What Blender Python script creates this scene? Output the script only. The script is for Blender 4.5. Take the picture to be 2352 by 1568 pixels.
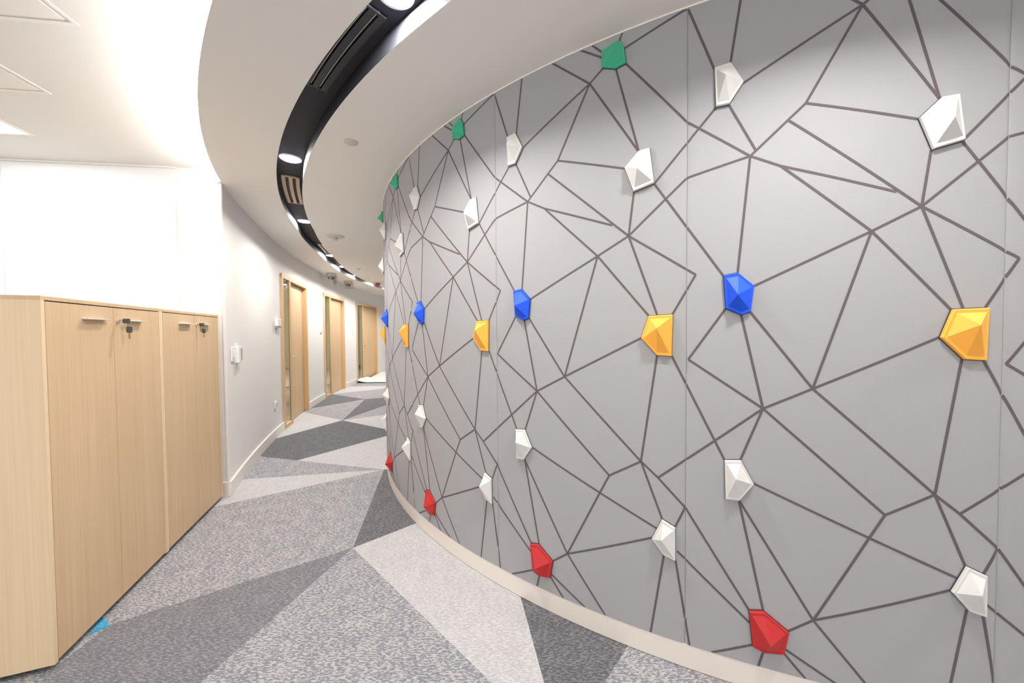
import bpy, math, random
from mathutils import Matrix, Vector

random.seed(7)
for o in list(bpy.data.objects):
    bpy.data.objects.remove(o)
sc = bpy.context.scene
COL = sc.collection
PI = math.pi

# ------------------------------------------------------------------ camera
CAMH = 1.30
F_PX, PITCH, ROLL = 815.88, -0.02473, -0.00737
cp, sp, cr, sr = math.cos(PITCH), math.sin(PITCH), math.cos(ROLL), math.sin(ROLL)
fwd = Vector((0, cp, sp)); u0 = Vector((0, -sp, cp)); x0 = Vector((1, 0, 0))
rgt = cr * x0 + sr * u0
upv = -sr * x0 + cr * u0
cam_d = bpy.data.cameras.new('camera')
cam_d.sensor_fit = 'HORIZONTAL'
cam_d.sensor_width = 36.0
cam_d.lens = 36.0 * F_PX / 2352.0
cam_d.clip_start = 0.02
cam = bpy.data.objects.new('camera', cam_d)
COL.objects.link(cam)
cam.matrix_world = Matrix(((rgt.x, upv.x, -fwd.x, 0), (rgt.y, upv.y, -fwd.y, 0),
                           (rgt.z, upv.z, -fwd.z, CAMH), (0, 0, 0, 1)))
sc.camera = cam

# ------------------------------------------------------------------ light level
WORLD_STRENGTH = 1.7
LAMP_STRENGTH = 570.0
COVE_STRENGTH = 36.0
PANEL_STRENGTH = 14.0
w = bpy.data.worlds.new('world')
w.use_nodes = True
bg = w.node_tree.nodes['Background']
bg.inputs[0].default_value = (1.0, 0.98, 0.95, 1)
bg.inputs[1].default_value = WORLD_STRENGTH
sc.world = w
vs = sc.view_settings
vs.view_transform = 'Standard'
vs.look = 'None'
vs.gamma = 1.0
vs.use_curve_mapping = False
vs.exposure = 0.38

# ------------------------------------------------------------------ materials
def new_mat(name):
    m = bpy.data.materials.new(name)
    m.use_nodes = True
    return m, m.node_tree.nodes, m.node_tree.links, m.node_tree.nodes['Principled BSDF']

def plain(name, col, rough=0.55, metal=0.0, bump=0.0, bscale=300.0, spec=0.5, var=0.0):
    m, N, L, b = new_mat(name)
    b.inputs['Base Color'].default_value = (*col, 1)
    b.inputs['Roughness'].default_value = rough
    b.inputs['Metallic'].default_value = metal
    b.inputs['Specular IOR Level'].default_value = spec
    if bump or var:
        tc = N.new('ShaderNodeTexCoord')
        nz = N.new('ShaderNodeTexNoise')
        nz.inputs['Scale'].default_value = bscale
        nz.inputs['Detail'].default_value = 3
        L.new(tc.outputs['Object'], nz.inputs['Vector'])
        if bump:
            bp = N.new('ShaderNodeBump')
            bp.inputs['Strength'].default_value = bump
            bp.inputs['Distance'].default_value = 0.002
            L.new(nz.outputs['Fac'], bp.inputs['Height'])
            L.new(bp.outputs['Normal'], b.inputs['Normal'])
        if var:
            rp = N.new('ShaderNodeMapRange')
            rp.inputs[3].default_value = 1 - var
            rp.inputs[4].default_value = 1 + var
            L.new(nz.outputs['Fac'], rp.inputs[0])
            mx = N.new('ShaderNodeMix')
            mx.data_type = 'RGBA'
            mx.blend_type = 'MULTIPLY'
            mx.inputs[0].default_value = 1
            mx.inputs[6].default_value = (*col, 1)
            L.new(rp.outputs[0], mx.inputs[7])
            L.new(mx.outputs[2], b.inputs['Base Color'])
    return m

def emitter(name, col, strength):
    m, N, L, b = new_mat(name)
    b.inputs['Base Color'].default_value = (0.9, 0.9, 0.9, 1)
    b.inputs['Emission Color'].default_value = (*col, 1)
    b.inputs['Emission Strength'].default_value = strength
    return m

def wood(name, c1, c2, rough=0.5):
    m, N, L, b = new_mat(name)
    b.inputs['Roughness'].default_value = rough
    tc = N.new('ShaderNodeTexCoord')
    mp = N.new('ShaderNodeMapping')
    mp.inputs['Scale'].default_value = (120, 120, 1.6)
    L.new(tc.outputs['Object'], mp.inputs['Vector'])
    n1 = N.new('ShaderNodeTexNoise')
    n1.inputs['Scale'].default_value = 1.0
    n1.inputs['Detail'].default_value = 4
    L.new(mp.outputs[0], n1.inputs['Vector'])
    mp2 = N.new('ShaderNodeMapping')
    mp2.inputs['Scale'].default_value = (14, 14, 0.7)
    L.new(tc.outputs['Object'], mp2.inputs['Vector'])
    n2 = N.new('ShaderNodeTexNoise')
    n2.inputs['Scale'].default_value = 1.0
    n2.inputs['Detail'].default_value = 2
    L.new(mp2.outputs[0], n2.inputs['Vector'])
    ad = N.new('ShaderNodeMath')
    ad.operation = 'MULTIPLY_ADD'
    ad.inputs[1].default_value = 0.6
    L.new(n1.outputs['Fac'], ad.inputs[0])
    sc2 = N.new('ShaderNodeMath')
    sc2.operation = 'MULTIPLY'
    sc2.inputs[1].default_value = 0.4
    L.new(n2.outputs['Fac'], sc2.inputs[0])
    L.new(sc2.outputs[0], ad.inputs[2])
    cr_ = N.new('ShaderNodeValToRGB')
    cr_.color_ramp.elements[0].position = 0.33
    cr_.color_ramp.elements[0].color = (*c2, 1)
    cr_.color_ramp.elements[1].position = 0.66
    cr_.color_ramp.elements[1].color = (*c1, 1)
    L.new(ad.outputs[0], cr_.inputs[0])
    L.new(cr_.outputs[0], b.inputs['Base Color'])
    return m

def carpet(name, c_hi, c_lo, ang, cut=0.5):
    """Loop-pile carpet: short woven flecks in two crossing directions plus soft mottling."""
    m, N, L, b = new_mat(name)
    b.inputs['Roughness'].default_value = 0.95
    b.inputs['Specular IOR Level'].default_value = 0.1
    tc = N.new('ShaderNodeTexCoord')
    def fleck(a, sx, sy):
        mp = N.new('ShaderNodeMapping')
        mp.inputs['Rotation'].default_value = (0, 0, a)
        mp.inputs['Scale'].default_value = (sx, sy, 1)
        L.new(tc.outputs['Object'], mp.inputs['Vector'])
        n = N.new('ShaderNodeTexNoise')
        n.inputs['Scale'].default_value = 1.0
        n.inputs['Detail'].default_value = 1.0
        n.inputs['Roughness'].default_value = 0.6
        L.new(mp.outputs[0], n.inputs['Vector'])
        return n.outputs['Fac']
    f1 = fleck(ang, 48, 170)
    f2 = fleck(ang + 1.45, 55, 190)
    f3 = fleck(ang, 11, 11)
    mx = N.new('ShaderNodeMath'); mx.operation = 'MAXIMUM'
    L.new(f1, mx.inputs[0]); L.new(f2, mx.inputs[1])
    ad = N.new('ShaderNodeMath'); ad.operation = 'MULTIPLY_ADD'
    ad.inputs[1].default_value = 0.14
    L.new(f3, ad.inputs[0]); L.new(mx.outputs[0], ad.inputs[2])
    cr_ = N.new('ShaderNodeValToRGB')
    cr_.color_ramp.elements[0].position = cut + 0.085
    cr_.color_ramp.elements[0].color = (*c_lo, 1)
    cr_.color_ramp.elements[1].position = cut + 0.185
    cr_.color_ramp.elements[1].color = (*c_hi, 1)
    L.new(ad.outputs[0], cr_.inputs[0])
    L.new(cr_.outputs[0], b.inputs['Base Color'])
    bp = N.new('ShaderNodeBump')
    bp.inputs['Strength'].default_value = 0.5
    bp.inputs['Distance'].default_value = 0.002
    L.new(mx.outputs[0], bp.inputs['Height'])
    L.new(bp.outputs['Normal'], b.inputs['Normal'])
    return m

def fabric(name, col):
    m, N, L, b = new_mat(name)
    b.inputs['Roughness'].default_value = 0.9
    b.inputs['Specular IOR Level'].default_value = 0.15
    tc = N.new('ShaderNodeTexCoord')
    mp = N.new('ShaderNodeMapping')
    mp.inputs['Scale'].default_value = (260, 260, 900)
    L.new(tc.outputs['Object'], mp.inputs['Vector'])
    n1 = N.new('ShaderNodeTexNoise')
    n1.inputs['Scale'].default_value = 1.0
    n1.inputs['Detail'].default_value = 2
    L.new(mp.outputs[0], n1.inputs['Vector'])
    rp = N.new('ShaderNodeMapRange')
    rp.inputs[3].default_value = 0.90
    rp.inputs[4].default_value = 1.10
    L.new(n1.outputs['Fac'], rp.inputs[0])
    mx = N.new('ShaderNodeMix'); mx.data_type = 'RGBA'; mx.blend_type = 'MULTIPLY'
    mx.inputs[0].default_value = 1
    mx.inputs[6].default_value = (*col, 1)
    L.new(rp.outputs[0], mx.inputs[7])
    L.new(mx.outputs[2], b.inputs['Base Color'])
    bp = N.new('ShaderNodeBump')
    bp.inputs['Strength'].default_value = 0.25
    bp.inputs['Distance'].default_value = 0.001
    L.new(n1.outputs['Fac'], bp.inputs['Height'])
    L.new(bp.outputs['Normal'], b.inputs['Normal'])
    return m

def glass(name, tint, gloss=0.04):
    m, N, L, b = new_mat(name)
    out = N['Material Output']
    tr = N.new('ShaderNodeBsdfTransparent'); tr.inputs[0].default_value = (*tint, 1)
    gl = N.new('ShaderNodeBsdfGlossy'); gl.inputs['Roughness'].default_value = 0.02
    mx = N.new('ShaderNodeMixShader')
    lw_ = N.new('ShaderNodeLayerWeight'); lw_.inputs[0].default_value = 0.5
    pw = N.new('ShaderNodeMath'); pw.operation = 'POWER'; pw.inputs[1].default_value = 4.0
    ma = N.new('ShaderNodeMath'); ma.operation = 'MULTIPLY_ADD'
    ma.inputs[1].default_value = 0.75; ma.inputs[2].default_value = gloss
    L.new(lw_.outputs['Facing'], pw.inputs[0]); L.new(pw.outputs[0], ma.inputs[0])
    L.new(ma.outputs[0], mx.inputs[0])
    L.new(tr.outputs[0], mx.inputs[1]); L.new(gl.outputs[0], mx.inputs[2])
    L.new(mx.outputs[0], out.inputs[0])
    return m

M = {
    'ceil': plain('ceiling_paint', (0.92, 0.885, 0.835), 0.8, bump=0.05, bscale=120),
    'wall': plain('wall_paint', (0.765, 0.735, 0.705), 0.7, bump=0.05, bscale=150),
    'raised': plain('raised_ceiling_paint', (0.86, 0.835, 0.79), 0.8, bump=0.05, bscale=120),
    'white_wall': plain('bright_white_paint', (0.86, 0.855, 0.85), 0.7, bump=0.05, bscale=150),
    'white_panel': plain('white_laminate', (0.86, 0.86, 0.865), 0.4),
    'skirt': plain('skirting_paint', (0.80, 0.75, 0.70), 0.45),
    'skirt_r': plain('curved_skirting', (0.80, 0.735, 0.68), 0.45),
    'fabric': fabric('grey_wall_fabric', (0.385, 0.385, 0.395)),
    'line': plain('printed_line', (0.135, 0.115, 0.130), 0.9, spec=0.1),
    'core': plain('wall_core', (0.25, 0.25, 0.25), 0.9),
    'trough': plain('charcoal_trough', (0.034, 0.034, 0.044), 0.65, spec=0.35),
    'grille_dark': plain('dark_grille', (0.05, 0.05, 0.056), 0.35, metal=0.3),
    'grille_metal': plain('satin_grille', (0.42, 0.36, 0.30), 0.3, metal=0.6),
    'black': plain('matte_black', (0.012, 0.012, 0.013), 0.6),
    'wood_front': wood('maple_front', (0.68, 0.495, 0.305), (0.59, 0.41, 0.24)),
    'wood_side_lit': wood('maple_side_lit', (0.82, 0.64, 0.43), (0.74, 0.56, 0.36)),  # same maple as the fronts, light on the side put into a paler colour
    'wood_door': wood('maple_door', (0.68, 0.475, 0.285), (0.59, 0.40, 0.225)),
    'wood_frame': wood('maple_frame', (0.70, 0.465, 0.24), (0.60, 0.385, 0.185)),
    'alu': plain('brushed_aluminium', (0.78, 0.78, 0.80), 0.35, metal=0.7),
    'chrome': plain('polished_steel', (0.80, 0.78, 0.75), 0.2, metal=1.0),
    'brass': plain('key_brass', (0.55, 0.42, 0.26), 0.3, metal=1.0),
    'key_plastic': plain('key_plastic', (0.075, 0.078, 0.09), 0.45),
    'glass': glass('door_glass', (0.86, 0.925, 0.90), 0.04),
    'film': glass('clear_film', (0.92, 0.92, 0.91), 0.20),
    'lamp': emitter('downlight_glow', (1.0, 0.965, 0.92), LAMP_STRENGTH),
    'cove': emitter('cove_glow', (1.0, 0.98, 0.95), COVE_STRENGTH),
    'panel_on': emitter('panel_glow', (1.0, 0.985, 0.96), PANEL_STRENGTH),
    'plastic_white': plain('white_plastic', (0.82, 0.81, 0.79), 0.35),
    'plastic_cream': plain('cream_plastic', (0.66, 0.63, 0.55), 0.45),
    'plastic_tan': plain('tan_plastic', (0.36, 0.29, 0.22), 0.5),
    'red_plastic': plain('red_plastic', (0.62, 0.02, 0.025), 0.35),
    'dome': plain('smoked_dome', (0.05, 0.05, 0.055), 0.12),
    'sheet': plain('dust_sheet', (0.74, 0.725, 0.70), 0.6, bump=0.3, bscale=14),
    'gem_white': plain('white_gem', (0.71, 0.70, 0.68), 0.6, bump=0.06, bscale=500),
    'gem_blue': plain('blue_gem', (0.002, 0.085, 0.80), 0.55, bump=0.10, bscale=500),
    'gem_orange': plain('orange_gem', (1.0, 0.45, 0.06), 0.65, bump=0.06, bscale=500),
    'gem_red': plain('red_gem', (0.50, 0.018, 0.020), 0.55, bump=0.06, bscale=500),
    'gem_green': plain('green_gem', (0.045, 0.47, 0.27), 0.5, bump=0.06, bscale=500),
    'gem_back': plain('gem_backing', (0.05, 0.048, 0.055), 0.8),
    'room_grey': plain('bench_grey', (0.16, 0.20, 0.22), 0.7),
}
CARPET = {
    'light': [carpet('light_carpet_%d' % i, (0.535, 0.53, 0.525), (0.41, 0.41, 0.425), a) for i, a in enumerate((0.35, 1.2))],
    'mid': [carpet('mid_carpet_%d' % i, (0.44, 0.43, 0.425), (0.20, 0.205, 0.24), a) for i, a in enumerate((0.35, 1.2))],
    'dusk': [carpet('dusk_carpet_%d' % i, (0.255, 0.25, 0.26), (0.148, 0.15, 0.172), a) for i, a in enumerate((0.35, 1.2))],
    'dark': [carpet('dark_carpet_%d' % i, (0.20, 0.195, 0.20), (0.100, 0.102, 0.118), a) for i, a in enumerate((0.35, 1.2))],
    'blue': [carpet('blue_carpet_%d' % i, (0.10, 0.42, 0.62), (0.05, 0.26, 0.44), a) for i, a in enumerate((0.35, 1.2))],
}

# ------------------------------------------------------------------ builders
def link(name, data, parent=None, loc=None, rz=None):
    o = bpy.data.objects.new(name, data)
    COL.objects.link(o)
    if parent is not None:
        o.parent = parent
    if loc is not None:
        o.location = loc
    if rz is not None:
        o.rotation_euler = (0, 0, rz)
    return o

def tag(o, label=None, cat=None, group=None, kind=None):
    if label: o['label'] = label
    if cat: o['category'] = cat
    if group: o['group'] = group
    if kind: o['kind'] = kind
    return o

def empty(name, loc=(0, 0, 0), rz=0.0, label=None, cat=None, group=None, kind=None):
    o = link(name, None, None, loc, rz)
    o.empty_display_size = 0.1
    return tag(o, label, cat, group, kind)

class MB:
    def __init__(s):
        s.v, s.f = [], []
    def add(s, v, f):
        b = len(s.v)
        s.v += [tuple(p) for p in v]
        s.f += [tuple(i + b for i in q) for q in f]
        return s
    def box(s, x0, x1, y0, y1, z0, z1):
        v = [(x, y, z) for z in (z0, z1) for y in (y0, y1) for x in (x0, x1)]
        return s.add(v, [(0, 2, 3, 1), (4, 5, 7, 6), (0, 1, 5, 4), (2, 6, 7, 3), (0, 4, 6, 2), (1, 3, 7, 5)])
    def bbox(s, x0, x1, y0, y1, z0, z1, b):
        """box with all edges chamfered by b"""
        P = []
        for sx, xx in ((1, x0), (-1, x1)):
            for sy, yy in ((1, y0), (-1, y1)):
                for sz, zz in ((1, z0), (-1, z1)):
                    P += [(xx + sx * b, yy + sy * b, zz), (xx + sx * b, yy, zz + sz * b), (xx, yy + sy * b, zz + sz * b)]
        import bmesh
        bm = bmesh.new()
        for p in P: bm.verts.new(p)
        bmesh.ops.convex_hull(bm, input=bm.verts)
        bm.verts.ensure_lookup_table()
        idx = {v: i for i, v in enumerate(bm.verts)}
        s.add([v.co[:] for v in bm.verts], [[idx[v] for v in f.verts] for f in bm.faces])
        bm.free()
        return s
    def prism(s, poly, z0, z1):
        n = len(poly)
        v = [(x, y, z0) for x, y in poly] + [(x, y, z1) for x, y in poly]
        f = [tuple(range(n - 1, -1, -1)), tuple(range(n, 2 * n))]
        f += [(i, (i + 1) % n, n + (i + 1) % n, n + i) for i in range(n)]
        return s.add(v, f)
    def lathe(s, prof, n=24, axis='z', at=(0, 0, 0)):
        """profile of (radius, height) revolved about an axis"""
        v, f = [], []
        for r, h in prof:
            for i in range(n):
                a = 2 * PI * i / n
                c, d = r * math.cos(a), r * math.sin(a)
                p = {'z': (c, d, h), 'y': (c, h, -d), 'x': (h, c, d)}[axis]
                v.append((p[0] + at[0], p[1] + at[1], p[2] + at[2]))
        for j in range(len(prof) - 1):
            for i in range(n):
                k = (i + 1) % n
                f.append((j * n + i, j * n + k, (j + 1) * n + k, (j + 1) * n + i))
        f.append(tuple(range(n - 1, -1, -1)))
        f.append(tuple((len(prof) - 1) * n + i for i in range(n)))
        return s.add(v, f)
    def tube(s, pts, r, n=8):
        pts = [Vector(p) for p in pts]
        v, f = [], []
        for i, p in enumerate(pts):
            t = (pts[min(i + 1, len(pts) - 1)] - pts[max(i - 1, 0)]).normalized()
            a = t.orthogonal().normalized()
            if i and abs(a.dot(pa)) < 0.99:
                a = (pa - t * pa.dot(t)).normalized()
            pa = a
            bb = t.cross(a)
            for k in range(n):
                an = 2 * PI * k / n
                v.append(tuple(p + r * (math.cos(an) * a + math.sin(an) * bb)))
        for i in range(len(pts) - 1):
            for k in range(n):
                m = (k + 1) % n
                f.append((i * n + k, i * n + m, (i + 1) * n + m, (i + 1) * n + k))
        f.append(tuple(range(n - 1, -1, -1)))
        f.append(tuple((len(pts) - 1) * n + k for k in range(n)))
        return s.add(v, f)
    def arc(s, c, r0, r1, a0, a1, z0, z1, n=16):
        """solid curved bar between two radii"""
        v, f = [], []
        for i in range(n + 1):
            a = a0 + (a1 - a0) * i / n
            ca, sa = math.cos(a), math.sin(a)
            for r, z in ((r0, z0), (r1, z0), (r1, z1), (r0, z1)):
                v.append((c[0] + r * ca, c[1] + r * sa, z))
        for i in range(n):
            for k in range(4):
                m = (k + 1) % 4
                f.append((i * 4 + k, i * 4 + m, i * 4 + 4 + m, i * 4 + 4 + k))
        f.append((3, 2, 1, 0))
        f.append(tuple(n * 4 + k for k in range(4)))
        return s.add(v, f)
    def strip(s, A, B, z0, z1):
        """solid bar following two plan polylines A and B"""
        v, f = [], []
        n = len(A)
        for i in range(n):
            v += [(A[i][0], A[i][1], z0), (B[i][0], B[i][1], z0), (B[i][0], B[i][1], z1), (A[i][0], A[i][1], z1)]
        for i in range(n - 1):
            for k in range(4):
                m = (k + 1) % 4
                f.append((i * 4 + k, i * 4 + m, i * 4 + 4 + m, i * 4 + 4 + k))
        f.append((3, 2, 1, 0))
        f.append(tuple((n - 1) * 4 + k for k in range(4)))
        return s.add(v, f)
    def mesh(s, name, mat, smooth=False):
        import bmesh
        me = bpy.data.meshes.new(name)
        me.from_pydata(s.v, [], s.f)
        bm = bmesh.new(); bm.from_mesh(me)
        bmesh.ops.recalc_face_normals(bm, faces=bm.faces)
        bm.to_mesh(me); bm.free()
        me.materials.append(mat)
        if smooth:
            me.shade_smooth()
            me.set_sharp_from_angle(angle=math.radians(38))
        me.update()
        return me
    def build(s, name, mat, parent=None, loc=None, rz=None, smooth=False):
        return link(name, s.mesh(name, mat, smooth), parent, loc, rz)

# ------------------------------------------------------------------ plan of the place (metres)
CC = (2.18723, 4.61683); CR = 3.61331          # curved feature wall on the right
LC = (14.38734, 11.00658); LR = 18.57203       # long curved wall on the left
SF = (2.78869, 5.62275); SFR = 5.78919         # edge of the lower ceiling
ZT, ZU = 2.4987, 2.61                          # lower and raised ceiling
ZTR = ZT + 0.085                               # top of the light trough
A0, DPHI = 4.2757, 0.241468                    # seam angle and panel angle of the feature wall
PW = DPHI * CR
POFF = {}
rad = math.radians

def pol(c, r, a):
    return (c[0] + r * math.cos(a), c[1] + r * math.sin(a))

def panel_angle(k):
    return A0 - DPHI * k + POFF.get(k, 0.0)

def cubic(xs, ys, x):
    if x <= xs[0]: return ys[0] + (x - xs[0]) * (ys[1] - ys[0]) / (xs[1] - xs[0])
    if x >= xs[-1]: return ys[-1]
    i = max(j for j in range(len(xs) - 1) if xs[j] <= x)
    def sl(j):
        j0, j1 = max(j - 1, 0), min(j + 1, len(xs) - 1)
        return (ys[j1] - ys[j0]) / (xs[j1] - xs[j0])
    h = xs[i + 1] - xs[i]; t = (x - xs[i]) / h
    return ((2*t**3 - 3*t*t + 1) * ys[i] + (t**3 - 2*t*t + t) * h * sl(i)
            + (-2*t**3 + 3*t*t) * ys[i + 1] + (t**3 - t*t) * h * sl(i + 1))

SX = [128, 140, 147, 159, 171, 184.6, 192.7, 201, 211, 222, 234, 260, 335]
SY = [8.6, 7.40, 6.78, 5.85, 5.16, 4.71, 4.552, 4.44, 4.345, 4.282, 4.256, 4.25, 4.25]
SLOT_W = 0.172
def slot_out(deg):
    return pol(CC, cubic(SX, SY, deg), rad(deg))
def slot_pt(deg, t):
    """point across the trough: t=0 outer edge, t=1 inner edge"""
    p = slot_out(deg); a = slot_out(deg - 0.3); b = slot_out(deg + 0.3)
    dx, dy = b[0] - a[0], b[1] - a[1]
    l = math.hypot(dx, dy)
    return (p[0] - dy / l * SLOT_W * t, p[1] + dx / l * SLOT_W * t)

# ------------------------------------------------------------------ floor
fl = MB().box(-9, 7, -6, 22, -0.12, -0.003).build('floor', CARPET['mid'][0])
tag(fl, 'grey patterned carpet floor laid in angular pieces', kind='structure')
PIECES = [
('dark', [(-1.234, 3.369), (-0.976, 2.129), (-0.39, 2.646), (-0.902, 3.341)]),
('light', [(-0.976, 2.129), (-0.39, 2.646), (-0.086, 2.374), (0.032, 1.724), (0.11, 1.287), (0.142, 1.113), (0.101, 1.113)]),
('dark', [(0.032, 1.724), (0.11, 1.287), (0.142, 1.113), (0.18, 1.113), (0.457, 1.425), (0.661, 1.656), (0.275, 1.839), (-0.086, 2.374)]),
('dusk', [(-0.976, 2.129), (-1.819, 1.568), (-1.803, 1.367), (-1.742, 1.191), (-1.191, 1.187), (-1.174, 1.303)]),
('mid', [(-0.976, 2.129), (-1.174, 1.303), (-1.191, 1.187), (-1.191, 1.121), (0.101, 1.113)]),
('mid', [(-1.234, 3.369), (-2.444, 2.529), (-2.132, 1.656), (-1.803, 1.367), (-1.819, 1.568), (-0.976, 2.129)]),
('light', [(-1.234, 3.369), (-2.694, 3.117), (-2.444, 2.529)]),
('mid', [(-1.234, 3.369), (-2.694, 3.117), (-3.164, 3.894), (-2.224, 3.633)]),
('light', [(-2.224, 3.633), (-1.48, 4.658), (-0.962, 3.571), (-1.234, 3.369)]),
('dark', [(-3.164, 3.894), (-2.224, 3.633), (-1.48, 4.658), (-2.566, 5.32), (-3.141, 3.986)]),
('light', [(-2.566, 5.32), (-3.141, 3.986), (-4.189, 5.506), (-3.661, 6.013)]),
('light', [(-2.566, 5.32), (-1.48, 4.658), (-1.596, 5.964)]),
('mid', [(-2.566, 5.32), (-1.596, 5.964), (-2.046, 7.492)]),
('dark', [(-2.566, 5.32), (-2.046, 7.492), (-2.931, 7.039)]),
('mid', [(-2.566, 5.32), (-2.931, 7.039), (-3.661, 6.013)]),
('dark', [(-2.931, 7.039), (-3.661, 6.013), (-5.0, 8.351), (-3.909, 7.657)]),
('mid', [(-2.931, 7.039), (-2.046, 7.492), (-2.432, 8.92), (-3.909, 7.657)]),
('light', [(-3.909, 7.657), (-2.432, 8.92), (-4.118, 8.741), (-5.075, 8.655), (-5.0, 8.351)]),
('mid', [(-5.075, 8.655), (-4.118, 8.741), (-2.432, 8.92), (-2.517, 9.232), (-4.219, 9.435), (-5.117, 9.532)]),
('dark', [(-4.219, 9.435), (-2.517, 9.232), (-2.81, 10.316), (-4.381, 10.021)]),
('mid', [(0.457, 1.425), (0.18, 1.113), (1.693, 1.103), (1.434, 1.398), (0.661, 1.656)]),
]
for i, (c, pl) in enumerate(PIECES):
    MB().prism(pl, -0.0028, 0.0).build('carpet_piece', CARPET[c][i % 2], fl)
b_ = MB().prism([(-1.85, 1.515), (-1.909, 1.61), (-1.873, 1.6), (-1.815, 1.561), (-1.836, 1.531)], 0.0001, 0.0015).build('carpet_piece', CARPET['blue'][0], fl)
b_['label'] = 'small bright blue carpet corner showing under the cabinet'

# ------------------------------------------------------------------ ceilings, trough
def outer_pt(deg):
    a = rad(deg); dx, dy = math.cos(a), math.sin(a)
    def far(c, r):
        ox, oy = CC[0] - c[0], CC[1] - c[1]
        b = ox * dx + oy * dy
        return -b + math.sqrt(max(b * b - (ox * ox + oy * oy - r * r), 0))
    t = far(SF, SFR) if deg > 201.35 else min(far(LC, LR + 0.10), 14.0)
    return (CC[0] + t * dx, CC[1] + t * dy)
DEGS = [92 + 1.25 * i for i in range(int((334 - 92) / 1.25) + 1)]
O_ = [outer_pt(d) for d in DEGS]
SO_ = [slot_pt(d, 0) for d in DEGS]
SI_ = [slot_pt(d, 1) for d in DEGS]
CY_ = [pol(CC, CR - 0.04, rad(d)) for d in DEGS]
cb = MB()
def sheet(mb, A, B, z):
    n = len(A)
    mb.add([(p[0], p[1], z) for p in A] + [(p[0], p[1], z) for p in B],
           [(i, i + 1, n + i + 1, n + i) for i in range(n - 1)])
sheet(cb, O_, SO_, ZT)
sheet(cb, SI_, CY_, ZT)
ce = cb.build('ceiling', M['ceil'])
tag(ce, 'cream lower ceiling following the curved grey wall', kind='structure')
# upstand at the edge of the lower ceiling
MB().arc(SF, SFR - 0.03, SFR, rad(208.75), rad(330), ZT + 0.001, ZU, 60).build('soffit_edge', M['ceil'], ce)
MB().box(-9, 7, -6, 22, ZU, ZU + 0.05).build('raised_section', M['raised'], ce)
tb = MB()
n = len(DEGS)
for S1, S2, in ((SO_, SI_),):
    tb.add([(p[0], p[1], ZTR) for p in S1] + [(p[0], p[1], ZTR) for p in S2], [(i, i + 1, n + i + 1, n + i) for i in range(n - 1)])
for S1 in (SO_, SI_):
    tb.add([(p[0], p[1], ZT) for p in S1] + [(p[0], p[1], ZTR) for p in S1], [(i, i + 1, n + i + 1, n + i) for i in range(n - 1)])
t_ = tb.build('light_trough', M['trough'], ce)
t_['label'] = 'recessed charcoal trough carrying the downlights'

# ------------------------------------------------------------------ feature wall
wr = MB()
def ringwall(mb, c, r, a0, a1, z0, z1, n):
    v, f = [], []
    for i in range(n + 1):
        a = a0 + (a1 - a0) * i / n
        v += [(*pol(c, r, a), z0), (*pol(c, r, a), z1)]
    f = [(2 * i, 2 * i + 2, 2 * i + 3, 2 * i + 1) for i in range(n)]
    mb.add(v, f)
wr.arc(CC, CR - 0.15, CR - 0.016, rad(80), rad(335), 0.0, ZT, 96)
wall_r = wr.build('wall_right', M['core'])
tag(wall_r, 'convex curved wall clad in grey fabric panels', kind='structure')
bbr = MB().arc(CC, CR - 0.016, CR - 0.001, rad(100), rad(332), 0.002, 0.0935, 120).build('baseboard_right', M['skirt_r'], smooth=True)
tag(bbr, 'pale beige curved skirting under the grey fabric panels', kind='structure')
tr = MB().arc(CC, CR - 0.016, CR + 0.003, rad(100), rad(332), ZT - 0.005, ZT, 120).build('trim_1', M['ceil'], smooth=True)
tag(tr, 'thin cream bead where the grey wall meets the ceiling', kind='structure')

EDGE_W, EDGE_D = 0.021, 0.0050
def prof(s):
    d = min(s, PW - s)
    if d >= EDGE_W: return CR
    t = max(d, 0) / EDGE_W
    return CR - EDGE_D * (1 - math.sqrt(max(1 - (1 - t) ** 2, 0)))
def psurf(s, z, e=0.0):
    a = s / CR; r = prof(s) + e
    return (r * math.cos(a), r * math.sin(a), z)
ss = [0.0003 + EDGE_W * (i / 6) ** 1.6 for i in range(7)]
ss += [EDGE_W + (PW - 2 * EDGE_W) * i / 28 for i in range(1, 28)]
ss += [PW - x for x in reversed(ss[:7])]
pv, pf = [], []
for s in ss:
    b = psurf(s, 0)
    i_ = (b[0] * (CR - 0.0155) / math.hypot(b[0], b[1]), b[1] * (CR - 0.0155) / math.hypot(b[0], b[1]))
    pv += [(i_[0], i_[1], 0.094), (b[0], b[1], 0.094), (b[0], b[1], ZT - 0.0052), (i_[0], i_[1], ZT - 0.0052)]
for i in range(len(ss) - 1):
    for k in range(4):
        m = (k + 1) % 4
        pf.append((i * 4 + k, i * 4 + m, i * 4 + 4 + m, i * 4 + 4 + k))
pf += [(3, 2, 1, 0), tuple((len(ss) - 1) * 4 + k for k in range(4))]
panel_mesh = MB().add(pv, pf).mesh('fabric_panel', M['fabric'], smooth=True)

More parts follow.
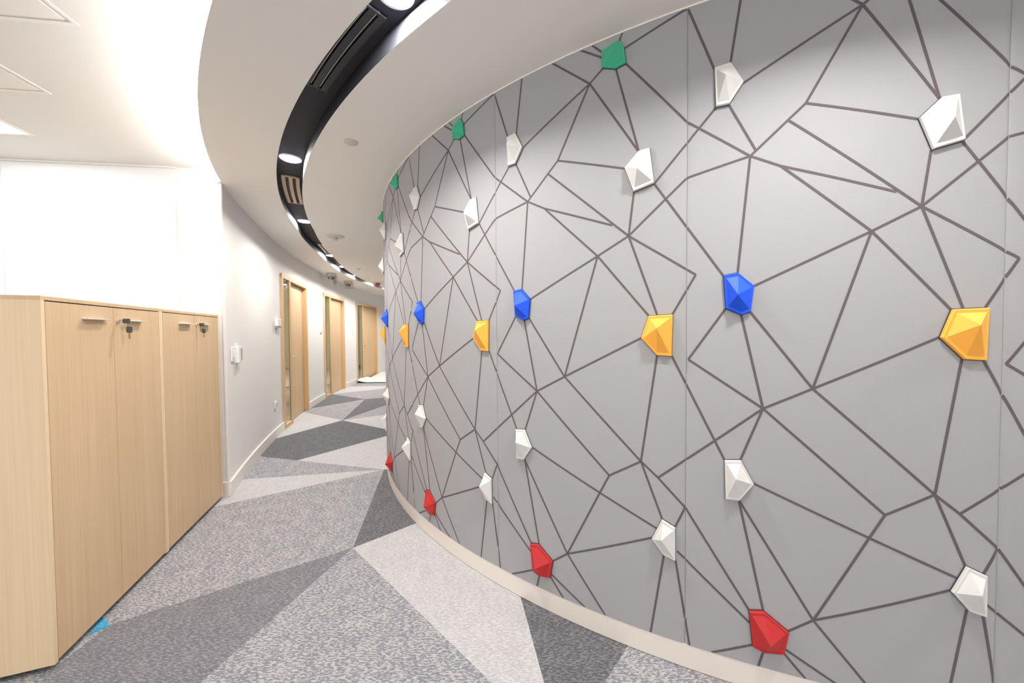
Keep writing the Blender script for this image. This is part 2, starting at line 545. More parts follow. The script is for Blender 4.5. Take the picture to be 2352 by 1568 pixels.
LINES = [
    [(0.0, 2.4933), (0.0866, 2.2452)],
    [(0.1714, 2.499), (0.1363, 2.2488)],
    [(0.1758, 2.1712), (0.5043, 2.3399)],
    [(0.5043, 2.3399), (0.3567, 2.0601)],
    [(0.3567, 2.0601), (0.6485, 1.9551)],
    [(0.3567, 2.0601), (0.199, 1.9136)],
    [(0.5043, 2.3399), (0.7017, 2.0083)],
    [(0.6133, 2.3577), (0.7017, 2.0083)],
    [(0.5043, 2.3399), (0.5593, 2.3814)],
    [(0.5043, 2.3399), (0.2964, 2.5251)],
    [(0.6532, 2.3654), (0.8725, 2.0784), (1.0715, 1.9136)],
    [(0.7584, 1.8728), (0.9646, 2.1067)],
    [(0.1331, 2.1057), (0.2155, 1.9299)],
    [(1.0715, 1.9136), (0.8725, 1.8734), (0.6627, 1.6848)],
    [(0.199, 1.9136), (0.288, 1.8639), (0.599, 1.7365)],
    [(0.288, 1.8639), (0.5368, 1.6182)],
    [(0.199, 1.9136), (0.1638, 1.5074)],
    [(0.3078, 2.0143), (0.6627, 1.6848)],
    [(0.6829, 1.8546), (0.6627, 1.6848)],
    [(0.7584, 1.8728), (0.9918, 1.5009)],
    [(0.6627, 1.6848), (0.5368, 1.6182)],
    [(0.6627, 1.6848), (0.9031, 1.511)],
    [(0.6627, 1.6848), (0.7703, 1.365)],
    [(0.5368, 1.6182), (0.2125, 1.4578)],
    [(0.5368, 1.6182), (0.74, 1.362)],
    [(0.5368, 1.6182), (0.3858, 1.1029)],
    [(0.9031, 1.511), (0.8233, 1.3638)],
    [(0.1276, 1.3816), (0.0068, 1.1944)],
    [(0.0068, 1.1944), (0.2442, 1.0262)],
    [(0.1758, 1.3571), (0.2442, 1.0262)],
    [(0.2029, 1.368), (0.3858, 1.1029)],
    [(0.3858, 1.1029), (0.2442, 1.0262)],
    [(0.3858, 1.1029), (0.7118, 1.2754)],
    [(0.7747, 0.7258), (1.1167, 1.0262)],
    [(0.2442, 1.0262), (0.1773, 0.8358)],
    [(0.8229, 1.2061), (0.9998, 0.8292)],
    [(0.7703, 1.2084), (0.7111, 0.7801)],
    [(0.3858, 1.1029), (0.7111, 0.7801), (0.7747, 0.7258), (0.8716, 0.6271), (1.0793, 0.2932)],
    [(0.2442, 1.0262), (0.5851, 0.6995)],
    [(0.7111, 0.7801), (0.5851, 0.6995)],
    [(0.5851, 0.6995), (0.5449, 0.6177), (0.3962, 0.3061)],
    [(0.2172, 0.7558), (0.5449, 0.6177), (0.7752, 0.5205)],
    [(0.7111, 0.7801), (0.79, 0.5656)],
    [(0.8716, 0.6271), (0.8366, 0.5438)],
    [(0.1728, 0.6898), (0.2504, 0.3036)],
    [(0.1728, 0.6898), (0.3962, 0.3061)],
    [(0.3962, 0.3061), (0.3253, 0.249)],
    [(0.3962, 0.3061), (0.7536, 0.4808)],
    [(0.3962, 0.3061), (0.5834, 0.0759)],
    [(0.2188, 0.1671), (0.0771, 0.0873)],
    [(0.2534, 0.156), (0.2327, 0.0721)],
    [(0.3116, 0.1684), (0.3933, 0.0758)],
    [(0.3161, 0.1824), (0.4986, 0.0839)],
    [(0.8441, 0.451), (1.0835, 0.245)],
    [(0.7975, 0.427), (0.7445, 0.065)],
    [(0.8381, 0.4161), (0.8924, 0.0684)],
    [(0.557, 2.4475), (0.5037, 2.5056)],
    [(0.5578, 2.4255), (0.4658, 2.4927)],
    [(0.6249, 2.464), (0.6435, 2.5058)],
    [(0.6463, 2.4289), (0.8725, 2.4933)],
]
GEMS = {
    'W1': ('white', [(0.0866, 2.2452), (0.1363, 2.2488), (0.1758, 2.1712), (0.1331, 2.1057), (0.0921, 2.1067)], (0.1161, 2.1852)),
    'W2': ('white', [(0.7017, 2.0083), (0.7418, 2.0108), (0.7584, 1.8728), (0.6829, 1.8546), (0.6485, 1.9551)], (0.7016, 1.9251)),
    'BL': ('blue', [(0.1193, 1.5009), (0.1638, 1.5074), (0.2125, 1.4578), (0.2029, 1.368), (0.1758, 1.3571), (0.1276, 1.3816)], (0.1564, 1.4273)),
    'OR': ('orange', [(0.74, 1.362), (0.8257, 1.3647), (0.822, 1.2052), (0.7703, 1.2084), (0.7118, 1.2754)], (0.7721, 1.3133)),
    'W3': ('white', [(0.1273, 0.8292), (0.1773, 0.8358), (0.2172, 0.7558), (0.1728, 0.6898), (0.1311, 0.6886)], (0.1556, 0.7809)),
    'RD': ('red', [(0.2068, 0.2932), (0.2504, 0.3036), (0.3253, 0.249), (0.3116, 0.1684), (0.2534, 0.156), (0.2188, 0.1671)], (0.261, 0.2158)),
    'W4': ('white', [(0.79, 0.5656), (0.8366, 0.5438), (0.8381, 0.4161), (0.7975, 0.427), (0.7536, 0.4808)], (0.7908, 0.5058)),
    'GR': ('green', [(0.6249, 2.464), (0.6463, 2.4289), (0.6532, 2.3654), (0.6133, 2.3577), (0.5593, 2.3814), (0.557, 2.4475)], (0.6037, 2.3961)),
}

def line_mesh():
    mb = MB()
    hw, zlo, zhi = 0.0040, 0.0945, ZT - 0.006
    def emit(p, q):
        L = math.hypot(q[0] - p[0], q[1] - p[1])
        if L < 1e-5: return
        nx_, nz_ = -(q[1] - p[1]) / L * hw, (q[0] - p[0]) / L * hw
        k = max(1, int(abs(q[0] - p[0]) / 0.012))
        ts = {i / k for i in range(k + 1)}
        for e in ss[:7] + ss[-7:]:
            if abs(q[0] - p[0]) > 1e-6:
                t = (e - p[0]) / (q[0] - p[0])
                if 0 < t < 1: ts.add(t)
        v, f = [], []
        for t in sorted(ts):
            s, z = p[0] + (q[0] - p[0]) * t, p[1] + (q[1] - p[1]) * t
            for g in (1, -1):
                s_ = min(max(s + g * nx_, 0.0003), PW - 0.0003)
                z_ = min(max(z + g * nz_, zlo), zhi)
                v.append(psurf(s_, z_, 0.0007))
        for i in range(len(v) // 2 - 1):
            f.append((2 * i, 2 * i + 1, 2 * i + 3, 2 * i + 2))
        mb.add(v, f)
    def clip(p, q, lo, hi):
        if p[0] > q[0]: p, q = q, p
        if q[0] <= lo or p[0] >= hi:
            return None
        def at(s):
            t = (s - p[0]) / (q[0] - p[0]) if q[0] != p[0] else 0
            return (s, p[1] + (q[1] - p[1]) * t)
        return (at(lo) if p[0] < lo else p, at(hi) if q[0] > hi else q)
    for pl in LINES:
        for p, q in zip(pl[:-1], pl[1:]):
            # keep within the panel height
            for lim, sg in ((zlo, 1), (zhi, -1)):
                if sg * p[1] < sg * lim and sg * q[1] > sg * lim:
                    t = (lim - p[1]) / (q[1] - p[1]); p = (p[0] + (q[0] - p[0]) * t, lim)
                elif sg * q[1] < sg * lim and sg * p[1] > sg * lim:
                    t = (lim - q[1]) / (p[1] - q[1]); q = (q[0] + (p[0] - q[0]) * t, lim)
            for lo, hi, sh in ((0, PW, 0), (PW, 2 * PW, PW)):
                if abs(p[0] - q[0]) < 1e-6 and lo <= p[0] <= hi:
                    c = (p, q)
                else:
                    c = clip(p, q, lo, hi)
                if c: emit((c[0][0] - sh, c[0][1]), (c[1][0] - sh, c[1][1]))
    return mb.mesh('line_pattern', M['line'])
lines_me = line_mesh()
for k in range(7, -4, -1):
    p = link('fabric_panel', panel_mesh, wall_r, (CC[0], CC[1], 0), panel_angle(k))
    if -2 <= k <= 6:
        lp = link('line_pattern', lines_me, p)
        lp['label'] = 'web of dark printed lines across the grey fabric'

# faceted gems mounted on the fabric
def gem_mesh(poly, apex):
    cs = sum(p[0] for p in poly) / len(poly); cz = sum(p[1] for p in poly) / len(poly)
    def P(s, z, h):
        a = (s - cs) / CR; r = CR + h
        return (r * math.cos(a) - CR, r * math.sin(a), z - cz)
    n = len(poly)
    def ring(scale, h, c=(cs, cz)):
        return [P(c[0] + (s - c[0]) * scale, c[1] + (z - c[1]) * scale, h) for s, z in poly]
    v = ring(1.0, 0.0035) + ring(1.0, 0.011) + ring(0.965, 0.0135) + ring(0.84, 0.0135) + [P(apex[0], apex[1], 0.052)]
    f = [tuple(range(n - 1, -1, -1))]
    for j in range(3):
        f += [(j * n + i, j * n + (i + 1) % n, (j + 1) * n + (i + 1) % n, (j + 1) * n + i) for i in range(n)]
    f += [(3 * n + i, 3 * n + (i + 1) % n, 4 * n) for i in range(n)]
    shell = MB().add(v, f)
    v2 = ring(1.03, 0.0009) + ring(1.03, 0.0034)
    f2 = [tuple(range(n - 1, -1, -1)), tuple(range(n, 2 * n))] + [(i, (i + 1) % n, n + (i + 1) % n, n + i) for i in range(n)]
    return shell, MB().add(v2, f2), cs, cz
WHERE = {'W1': 'high on the left of', 'W2': 'high on the right of', 'W3': 'low on the left of', 'W4': 'low on the right of',
         'BL': 'on', 'OR': 'on', 'RD': 'low on', 'GR': 'by the ceiling on'}
PNAME = {0: 'the nearest full grey panel', 1: 'the second full grey panel from the right', 2: 'the third full grey panel from the right',
         3: 'the fourth, narrow-looking grey panel', 4: 'the last grey panel at the bend'}
for key, (c, poly, apex) in GEMS.items():
    sh, bk, cs, cz = gem_mesh(poly, apex)
    me = sh.mesh('wall_gem', M['gem_' + c]); me2 = bk.mesh('backing_plate', M['gem_back'])
    for k in range(0, 5):
        if (key, k) in (('GR', 0), ('RD', 4), ('W3', 4), ('BL', 4)):
            continue
        a = panel_angle(k) + cs / CR
        g = link('wall_gem', me, None, (*pol(CC, CR, a), cz), a)
        tag(g, '%s faceted gem %s %s' % (c, WHERE[key], PNAME[k]), 'wall decoration', 'faceted gems on the grey wall')
        link('backing_plate', me2, g)

# ------------------------------------------------------------------ long left wall with three doors
DOORS = [(199.50, 195.35), (192.08, 187.80), (185.02, 180.05)]
WT = 0.12
DOOR_H = 2.125
CORNER, ENDA = 206.08, 148.0
lw = MB()
edges = [CORNER] + [x for d in DOORS for x in d] + [ENDA]
def lwall(mb, d0, d1, z0, z1):
    mb.arc(LC, LR, LR + WT, rad(d0), rad(d1), z0, z1, max(2, int(abs(d0 - d1) / 0.6)))
lw.arc(LC, LR, LR + 0.012, rad(CORNER), rad(CORNER - 0.36), 0, ZT + 0.02, 2)   # tapered return at the corner
for i in range(0, len(edges), 2):
    lwall(lw, edges[i] - (0.36 if i == 0 else 0), edges[i + 1], 0, ZT + 0.02)
for d in DOORS:
    lwall(lw, d[0], d[1], DOOR_H - 0.03, ZT + 0.02)
wl = lw.build('wall_left', M['wall'], smooth=True)
tag(wl, 'off-white curved corridor wall with three doors', kind='structure')
bl = MB()
for i in range(0, len(edges), 2):
    e0, e1 = edges[i] + (0.0 if i == 0 else -0.01), edges[i + 1] + 0.01
    bl.arc(LC, LR - 0.016, LR, rad(e0), rad(e1), 0.001, 0.112, max(2, int(abs(e0 - e1) / 0.6)))
tag(bl.build('baseboard_left', M['skirt'], smooth=True), 'pale skirting board along the left corridor wall', kind='structure')

def door(idx, d0, d1, tilt):
    PL, PR = pol(LC, LR, rad(d0)), pol(LC, LR, rad(d1))
    W = math.hypot(PR[0] - PL[0], PR[1] - PL[1])
    rz = math.atan2(PR[1] - PL[1], PR[0] - PL[0])
    where = ['nearest the cabinets', 'in the middle of the corridor', 'at the far end above the white sheet'][idx]
    e = empty('door_%d' % (idx + 1), (PL[0], PL[1], 0), rz, 'maple door with glass sidelight, %s' % where, kind='structure')
    FW, y0, y1 = 0.055, -0.022, 0.105
    gx = 0.335 * W / 1.31
    wf = M['wood_frame']
    H = DOOR_H
    MB().bbox(0, FW, y0, y1, 0, H, 0.002).build('jamb', wf, e)
    MB().bbox(W - FW, W, y0, y1, 0, H, 0.002).build('jamb', wf, e)
    MB().bbox(0.0, W, y0 - 0.0005, y1, H - FW, H + 0.003, 0.002).build('head', wf, e)
    MB().bbox(gx, gx + 0.055, y0 + 0.001, 0.034, 0, H - FW, 0.002).build('mullion', wf, e)
    MB().bbox(FW, gx, y0 + 0.001, y1 - 0.001, 0.0, 0.055, 0.002).build('sidelight_sill', wf, e)
    MB().box(FW, gx, -0.008, 0.0, 0.055, H - FW).build('glass_pane', M['glass'], e)
    MB().box(FW + 0.001, FW + 0.014, 0.002, 0.016, 0.056, H - FW - 0.001).build('glazing_bead', M['wood_door'], e)
    MB().box(gx - 0.014, gx - 0.001, 0.002, 0.016, 0.056, H - FW - 0.001).build('glazing_bead', M['wood_door'], e)
    lx0, lx1 = gx + 0.055 + 0.003, W - FW - 0.003
    leaf = MB().bbox(lx0, lx1, 0.036, 0.080, 0.006, H - FW - 0.012, 0.0015).build('door_leaf', M['wood_door'], e)
    hx = lx0 + 0.065
    hb = MB()
    hb.lathe([(0.026, 0.0359), (0.026, 0.028), (0.022, 0.026)], 20, 'y', (hx, 0, 0.965))
    hb.tube([(hx, 0.028, 0.965), (hx, -0.010, 0.965), (hx + 0.012, -0.018, 0.965), (hx + 0.13, -0.018, 0.962)], 0.0095, 10)
    hb.build('lever_handle', M['chrome'], leaf, smooth=True)
    lk = MB().lathe([(0.020, 0.0359), (0.020, 0.030), (0.016, 0.028)], 20, 'y', (hx, 0, 0.87))
    lk.build('lock_rose', M['chrome'], leaf, smooth=True)
    return e
for i, (a, b) in enumerate(DOORS):
    door(i, a, b, 0)

we = MB().box(-3.2, 2.6, 14.6, 14.75, 0, ZT).build('wall_end_blocker', M['wall'])  # unseen, added to shut the world light out of the far corridor
tag(we, 'added unseen wall stopping surrounding light beyond the bend', kind='structure')
wz = MB().arc(CC, 6.3, 6.45, rad(268), rad(340), 0, ZU, 40).build('wall_rear_blocker', M['wall'], smooth=True)  # unseen wall added to block world light from the right rear
tag(wz, 'added unseen wall behind the viewpoint screening light from the grey curve', kind='structure')
# rooms behind the glass
rb = MB().arc(LC, LR + 2.6, LR + 2.7, rad(204.5), rad(168), 0, ZU, 40).build('wall_rear', M['wall'], smooth=True)
tag(rb, 'white wall of the offices seen through the door glass', kind='structure')
for i, dg in enumerate((199.5, 193.0, 186.0)):
    th = rad(dg)
    bn = empty('office_bench', (*pol(LC, LR + 2.15, th), 0), th,
               'low grey bench unit seen through the glass of %s' % ['the nearest door', 'the middle door', 'the far door'][i], 'bench')
    MB().bbox(-0.25, 0.25, -0.7, 0.7, 0.06, 0.42, 0.01).build('base', M['room_grey'], bn)
    MB().bbox(-0.27, 0.27, -0.72, 0.72, 0.42, 0.46, 0.008).build('top', M['plastic_white'], bn)
    MB().box(-0.22, 0.22, -0.66, 0.66, 0.0, 0.06).build('plinth', M['black'], bn)
    lp = empty('office_ceiling_light', (*pol(LC, LR + 1.4, th + 0.02), ZU), th,
               'bright ceiling panel in the room behind %s' % ['the nearest door', 'the middle door', 'the far door'][i], 'ceiling light')
    MB().box(-0.32, 0.32, -0.62, 0.62, -0.012, -0.0005).build('frame', M['plastic_white'], lp)
    MB().box(-0.29, 0.29, -0.59, 0.59, -0.016, -0.0121).build('diffuser', M['panel_on'], lp)

# ------------------------------------------------------------------ white wall beyond the cabinets
WB = Vector((-2.293, 2.846)); WD = Vector((-0.99218, -0.12481))
wrz = math.atan2(WD.y, WD.x)      # local x runs left along the wall, local y points towards the camera
wb = MB().box(0.004, 6.6, -0.012, 0.0, 0, ZU).build('wall_back', M['white_wall'], None, (WB.x, WB.y, 0), wrz)
tag(wb, 'bright white wall behind the maple cabinets', kind='structure')
for x0_, x1_ in ((0.328, 1.487), (1.490, 2.65), (2.653, 3.81), (3.813, 4.97)):
    MB().bbox(x0_, x1_, 0.0005, 0.008, 0.01, ZU - 0.032, 0.001).build('wall_panel', M['white_panel'], wb)
MB().box(0.322, 4.99, 0.0005, 0.016, ZU - 0.012, ZU - 0.0005).build('head_track', M['ceil'], wb)
tag(MB().box(0.0, 0.325, 0.0005, 0.016, 0.001, 0.112).build('baseboard_back', M['skirt'], None, (WB.x, WB.y, 0), wrz),
    'short skirting return beside the cabinet end', kind='structure')

# ------------------------------------------------------------------ maple cabinets
CX, CY = -1.7915, 1.3543
crz = math.atan2(0.94174, -0.33634)
CH, CD = 1.4545, 0.45
def cabinet(off, Wc, label, first):
    e = empty('storage_cabinet', (CX + off * math.cos(crz), CY + off * math.sin(crz), 0), crz, label, 'cabinet', 'maple storage cabinets')
    ws, wf = M['wood_side_lit'], M['wood_front']
    T = 0.016
    zb = 0.018
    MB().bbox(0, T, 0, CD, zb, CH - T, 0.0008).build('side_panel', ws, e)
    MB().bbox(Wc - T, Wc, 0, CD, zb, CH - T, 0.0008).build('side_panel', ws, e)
    MB().bbox(0, Wc, 0, CD, CH - T, CH, 0.0008).build('top_panel', wf, e)
    MB().box(T, Wc - T, CD - 0.008, CD, zb, CH - T).build('back_panel', ws, e)
    MB().box(T, Wc - T, 0.022, CD - 0.008, zb + 0.012, zb + 0.028).build('bottom_panel', ws, e)
    MB().box(0.03, Wc - 0.03, 0.03, CD - 0.03, 0.0005, zb + 0.012).build('plinth', M['black'], e)
    mid = Wc / 2
    for j, (a, b) in enumerate(((T + 0.003, mid - 0.0012), (mid + 0.0012, Wc - T - 0.003))):
        d = MB().bbox(a, b, 0.0005, 0.018, zb + 0.008, CH - T - 0.0045, 0.0006).build('door', wf, e)
        if j == 0:
            hb_ = (mid - 0.190, mid - 0.055)
        else:
            hb_ = (mid + 0.078, mid + 0.205)
        MB().bbox(hb_[0], hb_[1], -0.022, 0.0004, 1.3715, 1.3755, 0.0008).build('tab_handle', M['alu'], d)
    lk = MB().lathe([(0.011, 0.0004), (0.011, -0.004), (0.0095, -0.007), (0.005, -0.0075)], 18, 'y', (mid + 0.030, 0, 1.372))
    lk.build('lock', M['chrome'], e, smooth=True)
    # keys
    kp = (mid + 0.030)
    lx, ly = e.location.x + kp * math.cos(crz), e.location.y + kp * math.sin(crz)
    ke = empty('key_pair', (lx, ly, 1.372), crz, 'pair of keys hanging in the lock of the %s cabinet' % ('nearer' if first else 'farther'), 'keys', 'keys in the cabinet locks')
    MB().box(-0.0011, 0.0011, -0.017, -0.0076, -0.0035, 0.0035).build('key_blade', M['brass'], ke)
    MB().bbox(-0.004, 0.004, -0.047, -0.017, -0.0115, 0.0115, 0.0035).build('key_bow', M['key_plastic'], ke)
    pts = [(0.0, -0.042 + 0.011 * math.cos(t), -0.017 + 0.011 * math.sin(t)) for t in [2 * PI * i / 16 for i in range(17)]]
    MB().tube(pts, 0.0008, 6).build('ring', M['chrome'], ke, smooth=True)
    MB().bbox(-0.004, 0.004, -0.054, -0.030, -0.058, -0.027, 0.0038).build('key_bow', M['key_plastic'], ke)
    hk = MB().box(-0.001, 0.001, -0.0455, -0.0385, -0.088, -0.058)
    for q in range(3):
        hk.box(-0.001, 0.001, -0.0385, -0.0365, -0.070 - q * 0.006, -0.067 - q * 0.006)
    hk.build('key_blade', M['brass'], ke)
cabinet(0.0, 0.7650, 'near maple cabinet with two doors, its side toned lighter as if lit, facing the room', True)
cabinet(0.7655, 0.7650, 'far maple cabinet with two doors, against the white wall', False)

# ------------------------------------------------------------------ lamps
LAMPS = [231.2, 207.9, 187.3, 167.3, 158.6, 150.6, 143.0, 250.8, 276.0, 301.0, 136.5, 131.0]
LN = ['cut by the top edge of the photo', 'nearest fully visible', 'second visible beyond the pale grille', 'third along the trough', 'fourth along the trough',
      'fifth along the trough', 'at the far end of the trough', 'overhead, before the near grille', 'overhead beside the grey wall', 'behind the viewpoint', 'round the bend past the far door', 'farthest round the bend']
for dg, nm in zip(LAMPS, LN):
    p = slot_pt(dg, 0.5)
    e = empty('downlight', (p[0], p[1], ZTR), 0, 'round white downlight in the dark ceiling trough, ' + nm, 'ceiling light', 'trough downlights')
    MB().lathe([(0.072, -0.0005), (0.072, -0.006), (0.066, -0.009), (0.0585, -0.009), (0.0585, -0.0005)], 32).build('trim_ring', M['plastic_white'], e, smooth=True)
    MB().lathe([(0.058, -0.004), (0.058, -0.0075), (0.053, -0.0095), (0.03, -0.0105)], 32).build('lens', M['lamp'], e, smooth=True)

def grille(d0, d1, t0, t1, mat, label, slots):
    """linear air grille lying along the trough"""
    dm = (d0 + d1) / 2
    p = slot_pt(dm, (t0 + t1) / 2)
    e = empty('air_grille', (p[0], p[1], ZTR), 0, label, 'air grille', 'linear grilles in the trough')
    n = 14
    def strip_(da, db, a, b, z0, z1, nm, mt):
        ds = [da + (db - da) * i / n for i in range(n + 1)]
        A = [slot_pt(x, a) for x in ds]; B = [slot_pt(x, b) for x in ds]
        A = [(x - p[0], y - p[1]) for x, y in A]; B = [(x - p[0], y - p[1]) for x, y in B]
        return MB().strip(A, B, z0, z1).build(nm, mt, e)
    strip_(d0, d1, t0, t1, -0.0012, -0.0004, 'back_plate', M['black'])
    wt = t1 - t0
    cuts = [t0]
    bw = wt * (0.25 if mat is M['grille_dark'] else 0.21)
    gap = (wt - bw * (slots + 1)) / slots
    x = t0
    for i in range(slots + 1):
        strip_(d0, d1, x, x + bw, -0.014, -0.0012, 'blade', mat)
        if i < slots and mat is M['grille_dark']:
            strip_(d0, d1, x + bw + gap * 0.40, x + bw + gap * 0.58, -0.0075, -0.0012, 'deflector', M['alu'])
        x += bw + gap
    L_ = abs(d1 - d0)
    ed = 0.012 / 4.4 * 180 / PI
    s_ = 1 if d1 > d0 else -1
    strip_(d0, d0 + s_ * ed, t0, t1, -0.0142, -0.0012, 'end_bar', mat)
    strip_(d1 - s_ * ed, d1, t0, t1, -0.0142, -0.0012, 'end_bar', mat)
grille(220.8, 229.6, 0.08, 0.72, M['grille_dark'], 'dark twin-slot air grille near the top of the photo', 2)
grille(203.5, 195.0, 0.16, 0.90, M['grille_metal'], 'pale twin-slot air grille between the first two visible downlights', 2)
grille(175.2, 169.3, 0.30, 0.90, M['grille_metal'], 'small distant air grille before the third downlight', 2)

# cove strip behind the edge of the lower ceiling
cv = MB().arc(SF, SFR + 0.001, SFR + 0.010, rad(209.2), rad(325), ZT + 0.002, ZT + 0.030, 60).build('cove_light', M['cove'])
tag(cv, 'hidden strip light glowing along the raised ceiling edge', 'strip light')

# square fittings in the raised ceiling
sqrz = math.atan2(0.12481, 0.99218)
for (x, y, on, lab) in ((-1.815, 1.535, False, 'square cream ceiling fitting nearest the top left corner'),
                        (-2.48, 1.955, False, 'middle square cream ceiling fitting above the cabinets'),
                        (-3.105, 2.355, True, 'lit square ceiling fitting nearest the white wall')):
    e = empty('square_ceiling_light', (x, y, ZU), sqrz, lab, 'ceiling light', 'square fittings in the raised ceiling')
    S = 0.60
    for (a, b, c, d) in ((-S, 0, -0.016, 0), (-S, 0, -S, -S + 0.016), (-S, -S + 0.016, -S + 0.016, -0.016), (-0.016, 0, -S + 0.016, -0.016)):
        MB().box(a, b, c, d, -0.004, -0.0004).build('frame_bar', M['ceil'], e)
    MB().box(-S + 0.03, -0.03, -S + 0.03, -0.03, -0.004, -0.0004).build('diffuser', M['panel_on'] if on else M['ceil'], e)

# ------------------------------------------------------------------ ceiling and wall fittings
def ceil_thing(name, x, y, label, cat, parts, rz=0.0, z=ZT):
    e = empty(name, (x, y, z), rz, label, cat)
    for nm, prof_, mt in parts:
        MB().lathe(prof_, 28).build(nm, mt, e, smooth=True)
    return e
ceil_thing('ceiling_cover_plate', -0.998, 2.251, 'small round cream cover plate near the trough', 'cover plate',
           [('plate', [(0.040, -0.0004), (0.040, -0.004), (0.037, -0.006)], M['plastic_cream']), ('rim', [(0.042, -0.0004), (0.042, -0.0025), (0.0405, -0.003), (0.0405, -0.0004)], M['plastic_cream'])])
ceil_thing('ceiling_diffuser', -2.16, 4.39, 'round cream ceiling diffuser with a small central cone', 'diffuser',
           [('flange', [(0.105, -0.0004), (0.105, -0.006), (0.085, -0.016), (0.070, -0.017)], M['plastic_cream']),
            ('cone', [(0.020, -0.017), (0.026, -0.040), (0.034, -0.046), (0.030, -0.049)], M['plastic_cream'])])
ceil_thing('sprinkler', -2.815, 6.58, 'tiny round sprinkler cap on the ceiling far down the corridor', 'sprinkler',
           [('escutcheon', [(0.042, -0.0004), (0.042, -0.004), (0.030, -0.008)], M['plastic_cream']),
            ('head', [(0.012, -0.008), (0.012, -0.022), (0.018, -0.024), (0.018, -0.026)], M['chrome'])])
al = empty('fire_alarm', (-3.21, 8.38, ZT), 0.35, 'small red fire alarm box on the ceiling by the bend', 'alarm')
MB().lathe([(0.055, -0.0004), (0.055, -0.010), (0.048, -0.014)], 24).build('base', M['plastic_cream'], al, smooth=True)
MB().bbox(0.01, 0.115, -0.03, 0.03, -0.062, -0.010, 0.008).build('beacon', M['red_plastic'], al)
br = empty('ceiling_hook', (-1.335, 1.40, ZU), 0.5, 'small grey bracket on the raised ceiling at the top edge', 'bracket')
MB().bbox(-0.008, 0.008, -0.03, 0.03, -0.010, -0.0004, 0.002).build('bracket_plate', M['plastic_tan'], br)

def sec_cam(x, y, rz, label, film):
    e = empty('security_camera', (x, y, ZT), rz, label, 'security camera', 'dome cameras on the corridor ceiling')
    e.scale = (1.22, 1.22, 1.22)
    MB().lathe([(0.070, -0.0004), (0.078, -0.012), (0.074, -0.050), (0.060, -0.058)], 28).build('housing', M['plastic_cream'], e, smooth=True)
    MB().lathe([(0.046, -0.058), (0.044, -0.074), (0.034, -0.090), (0.016, -0.099), (0.003, -0.101)], 24).build('dome', M['dome'], e, smooth=True)
    # loose protective film hanging round the dome
    v, f = [], []
    R_, Hh = 16, 5
    for j in range(Hh):
        t = j / (Hh - 1)
        for i in range(R_):
            a = 2 * PI * i / R_
            wob = 1 + 0.12 * math.sin(3 * a + film) * t
            if film < 1:
                r = (0.080 * (1 - t) + 0.016) * wob; sh = 0.03 * t
            else:
                r = (0.080 + 0.005 * math.sin(5 * a)) * wob; sh = 0
            v.append((r * math.cos(a) + sh, r * math.sin(a), -0.030 - (0.16 if film < 1 else 0.115) * t))
    for j in range(Hh - 1):
        for i in range(R_):
            k = (i + 1) % R_
            f.append((j * R_ + i, j * R_ + k, (j + 1) * R_ + k, (j + 1) * R_ + i))
    MB().add(v, f).build('protective_film', M['film'], e, smooth=True)
sec_cam(-3.58, 7.09, 0.3, 'dome camera in peaked clear film, the nearer of two', 0.4)
sec_cam(-3.70, 8.08, 0.1, 'dome camera in loose clear film, the farther of two', 1.4)

def wall_empty(name, deg, z, label, cat):
    th = rad(deg)
    return empty(name, (*pol(LC, LR, th), z), th + PI, label, cat)
e = wall_empty('light_switch', 205.50, 1.135, 'thin white switch plate beside the cabinets', 'switch')
MB().bbox(0.0005, 0.010, -0.045, 0.045, -0.06, 0.06, 0.002).build('plate', M['plastic_white'], e)
MB().bbox(0.010, 0.016, -0.022, 0.022, -0.032, 0.032, 0.002).build('rocker', M['plastic_white'], e)
e = wall_empty('key_switch_box', 205.12, 1.130, 'deep white control box right of the switch plate', 'control box')
MB().bbox(0.0005, 0.032, -0.045, 0.045, -0.075, 0.070, 0.003).build('case', M['plastic_white'], e)
MB().bbox(0.030, 0.036, 0.020, 0.040, -0.055, 0.050, 0.002).build('slot_strip', M['plastic_tan'], e)
e = wall_empty('card_reader', 200.22, 1.452, 'square white room panel left of the nearest door', 'card reader')
MB().bbox(0.0005, 0.040, -0.075, 0.075, -0.045, 0.050, 0.003).build('case', M['plastic_white'], e)
MB().bbox(0.0005, 0.036, -0.072, 0.072, -0.068, -0.0455, 0.002).build('underside', M['plastic_tan'], e)
e = wall_empty('wall_socket', 200.66, 0.415, 'small white socket low on the wall by the nearest door', 'socket')
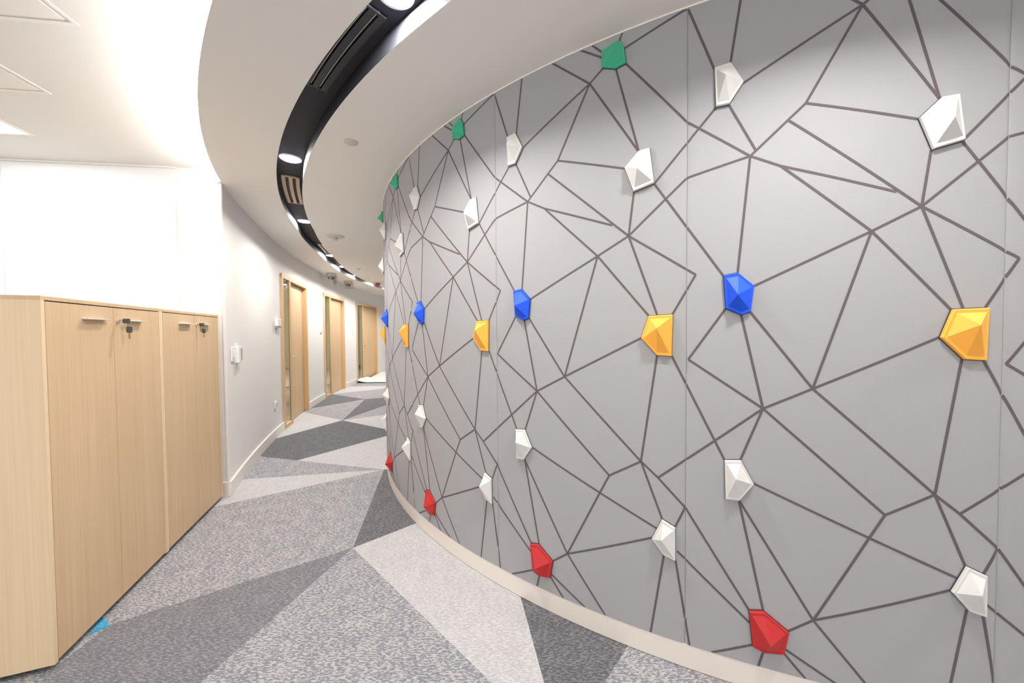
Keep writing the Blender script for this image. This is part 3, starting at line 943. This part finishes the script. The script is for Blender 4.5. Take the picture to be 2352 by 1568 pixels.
MB().bbox(0.0005, 0.012, -0.043, 0.043, -0.043, 0.043, 0.002).build('plate', M['plastic_white'], e)
MB().bbox(0.012, 0.015, -0.025, 0.025, -0.025, 0.025, 0.001).build('insert', M['plastic_cream'], e)
e = wall_empty('wall_button', 192.62, 1.385, 'small white button plate left of the middle door', 'switch')
MB().bbox(0.0005, 0.014, -0.043, 0.043, -0.06, 0.06, 0.002).build('plate', M['plastic_white'], e)
MB().lathe([(0.010, 0.014), (0.010, 0.022), (0.006, 0.024)], 14, 'x', (0, 0.015, -0.035)).build('button', M['plastic_tan'], e)
e = wall_empty('wall_button', 185.82, 1.355, 'small white button plate left of the far door', 'switch')
MB().bbox(0.0005, 0.014, -0.043, 0.043, -0.06, 0.06, 0.002).build('plate', M['plastic_white'], e)
MB().bbox(0.014, 0.018, -0.02, 0.02, -0.03, 0.03, 0.001).build('button', M['plastic_cream'], e)

# crumpled dust sheet at the far end
v, f = [], []
NA, NR = 60, 16
rs_ = random.Random(3)
ph_ = [(rs_.uniform(2, 9), rs_.uniform(-9, 9), rs_.uniform(0, 6.3)) for _ in range(9)]
def crumple(x, y):
    return sum(math.sin(a * x * 1.3 + b * y * 1.1 + c) for a, b, c in ph_) / 9
for i in range(NA + 1):
    dg = 185.25 - (185.25 - 170.0) * i / NA
    for j in range(NR + 1):
        t = j / NR
        r = LR - 0.035 - 1.15 * t * (0.9 + 0.1 * math.sin(i * 0.21))
        x, y = pol(LC, r, rad(dg))
        z = 0.012 + 0.016 * (1 + crumple(x, y)) * (1 - 0.7 * t)
        if t < 0.25:
            z += (0.045 + 0.03 * math.sin(i * 0.33) + 0.012 * math.sin(i * 0.9)) * (1 - t / 0.25) ** 2
        v.append((x, y, z))
for i in range(NA):
    for j in range(NR):
        a = i * (NR + 1) + j
        f.append((a, a + 1, a + NR + 2, a + NR + 1))
o = MB().add(v, f).build('dust_sheet', M['sheet'], smooth=True)
sm = o.modifiers.new('thickness', 'SOLIDIFY'); sm.thickness = 0.003; sm.offset = 1
tag(o, 'crumpled white dust sheet on the floor at the far door', 'dust sheet')
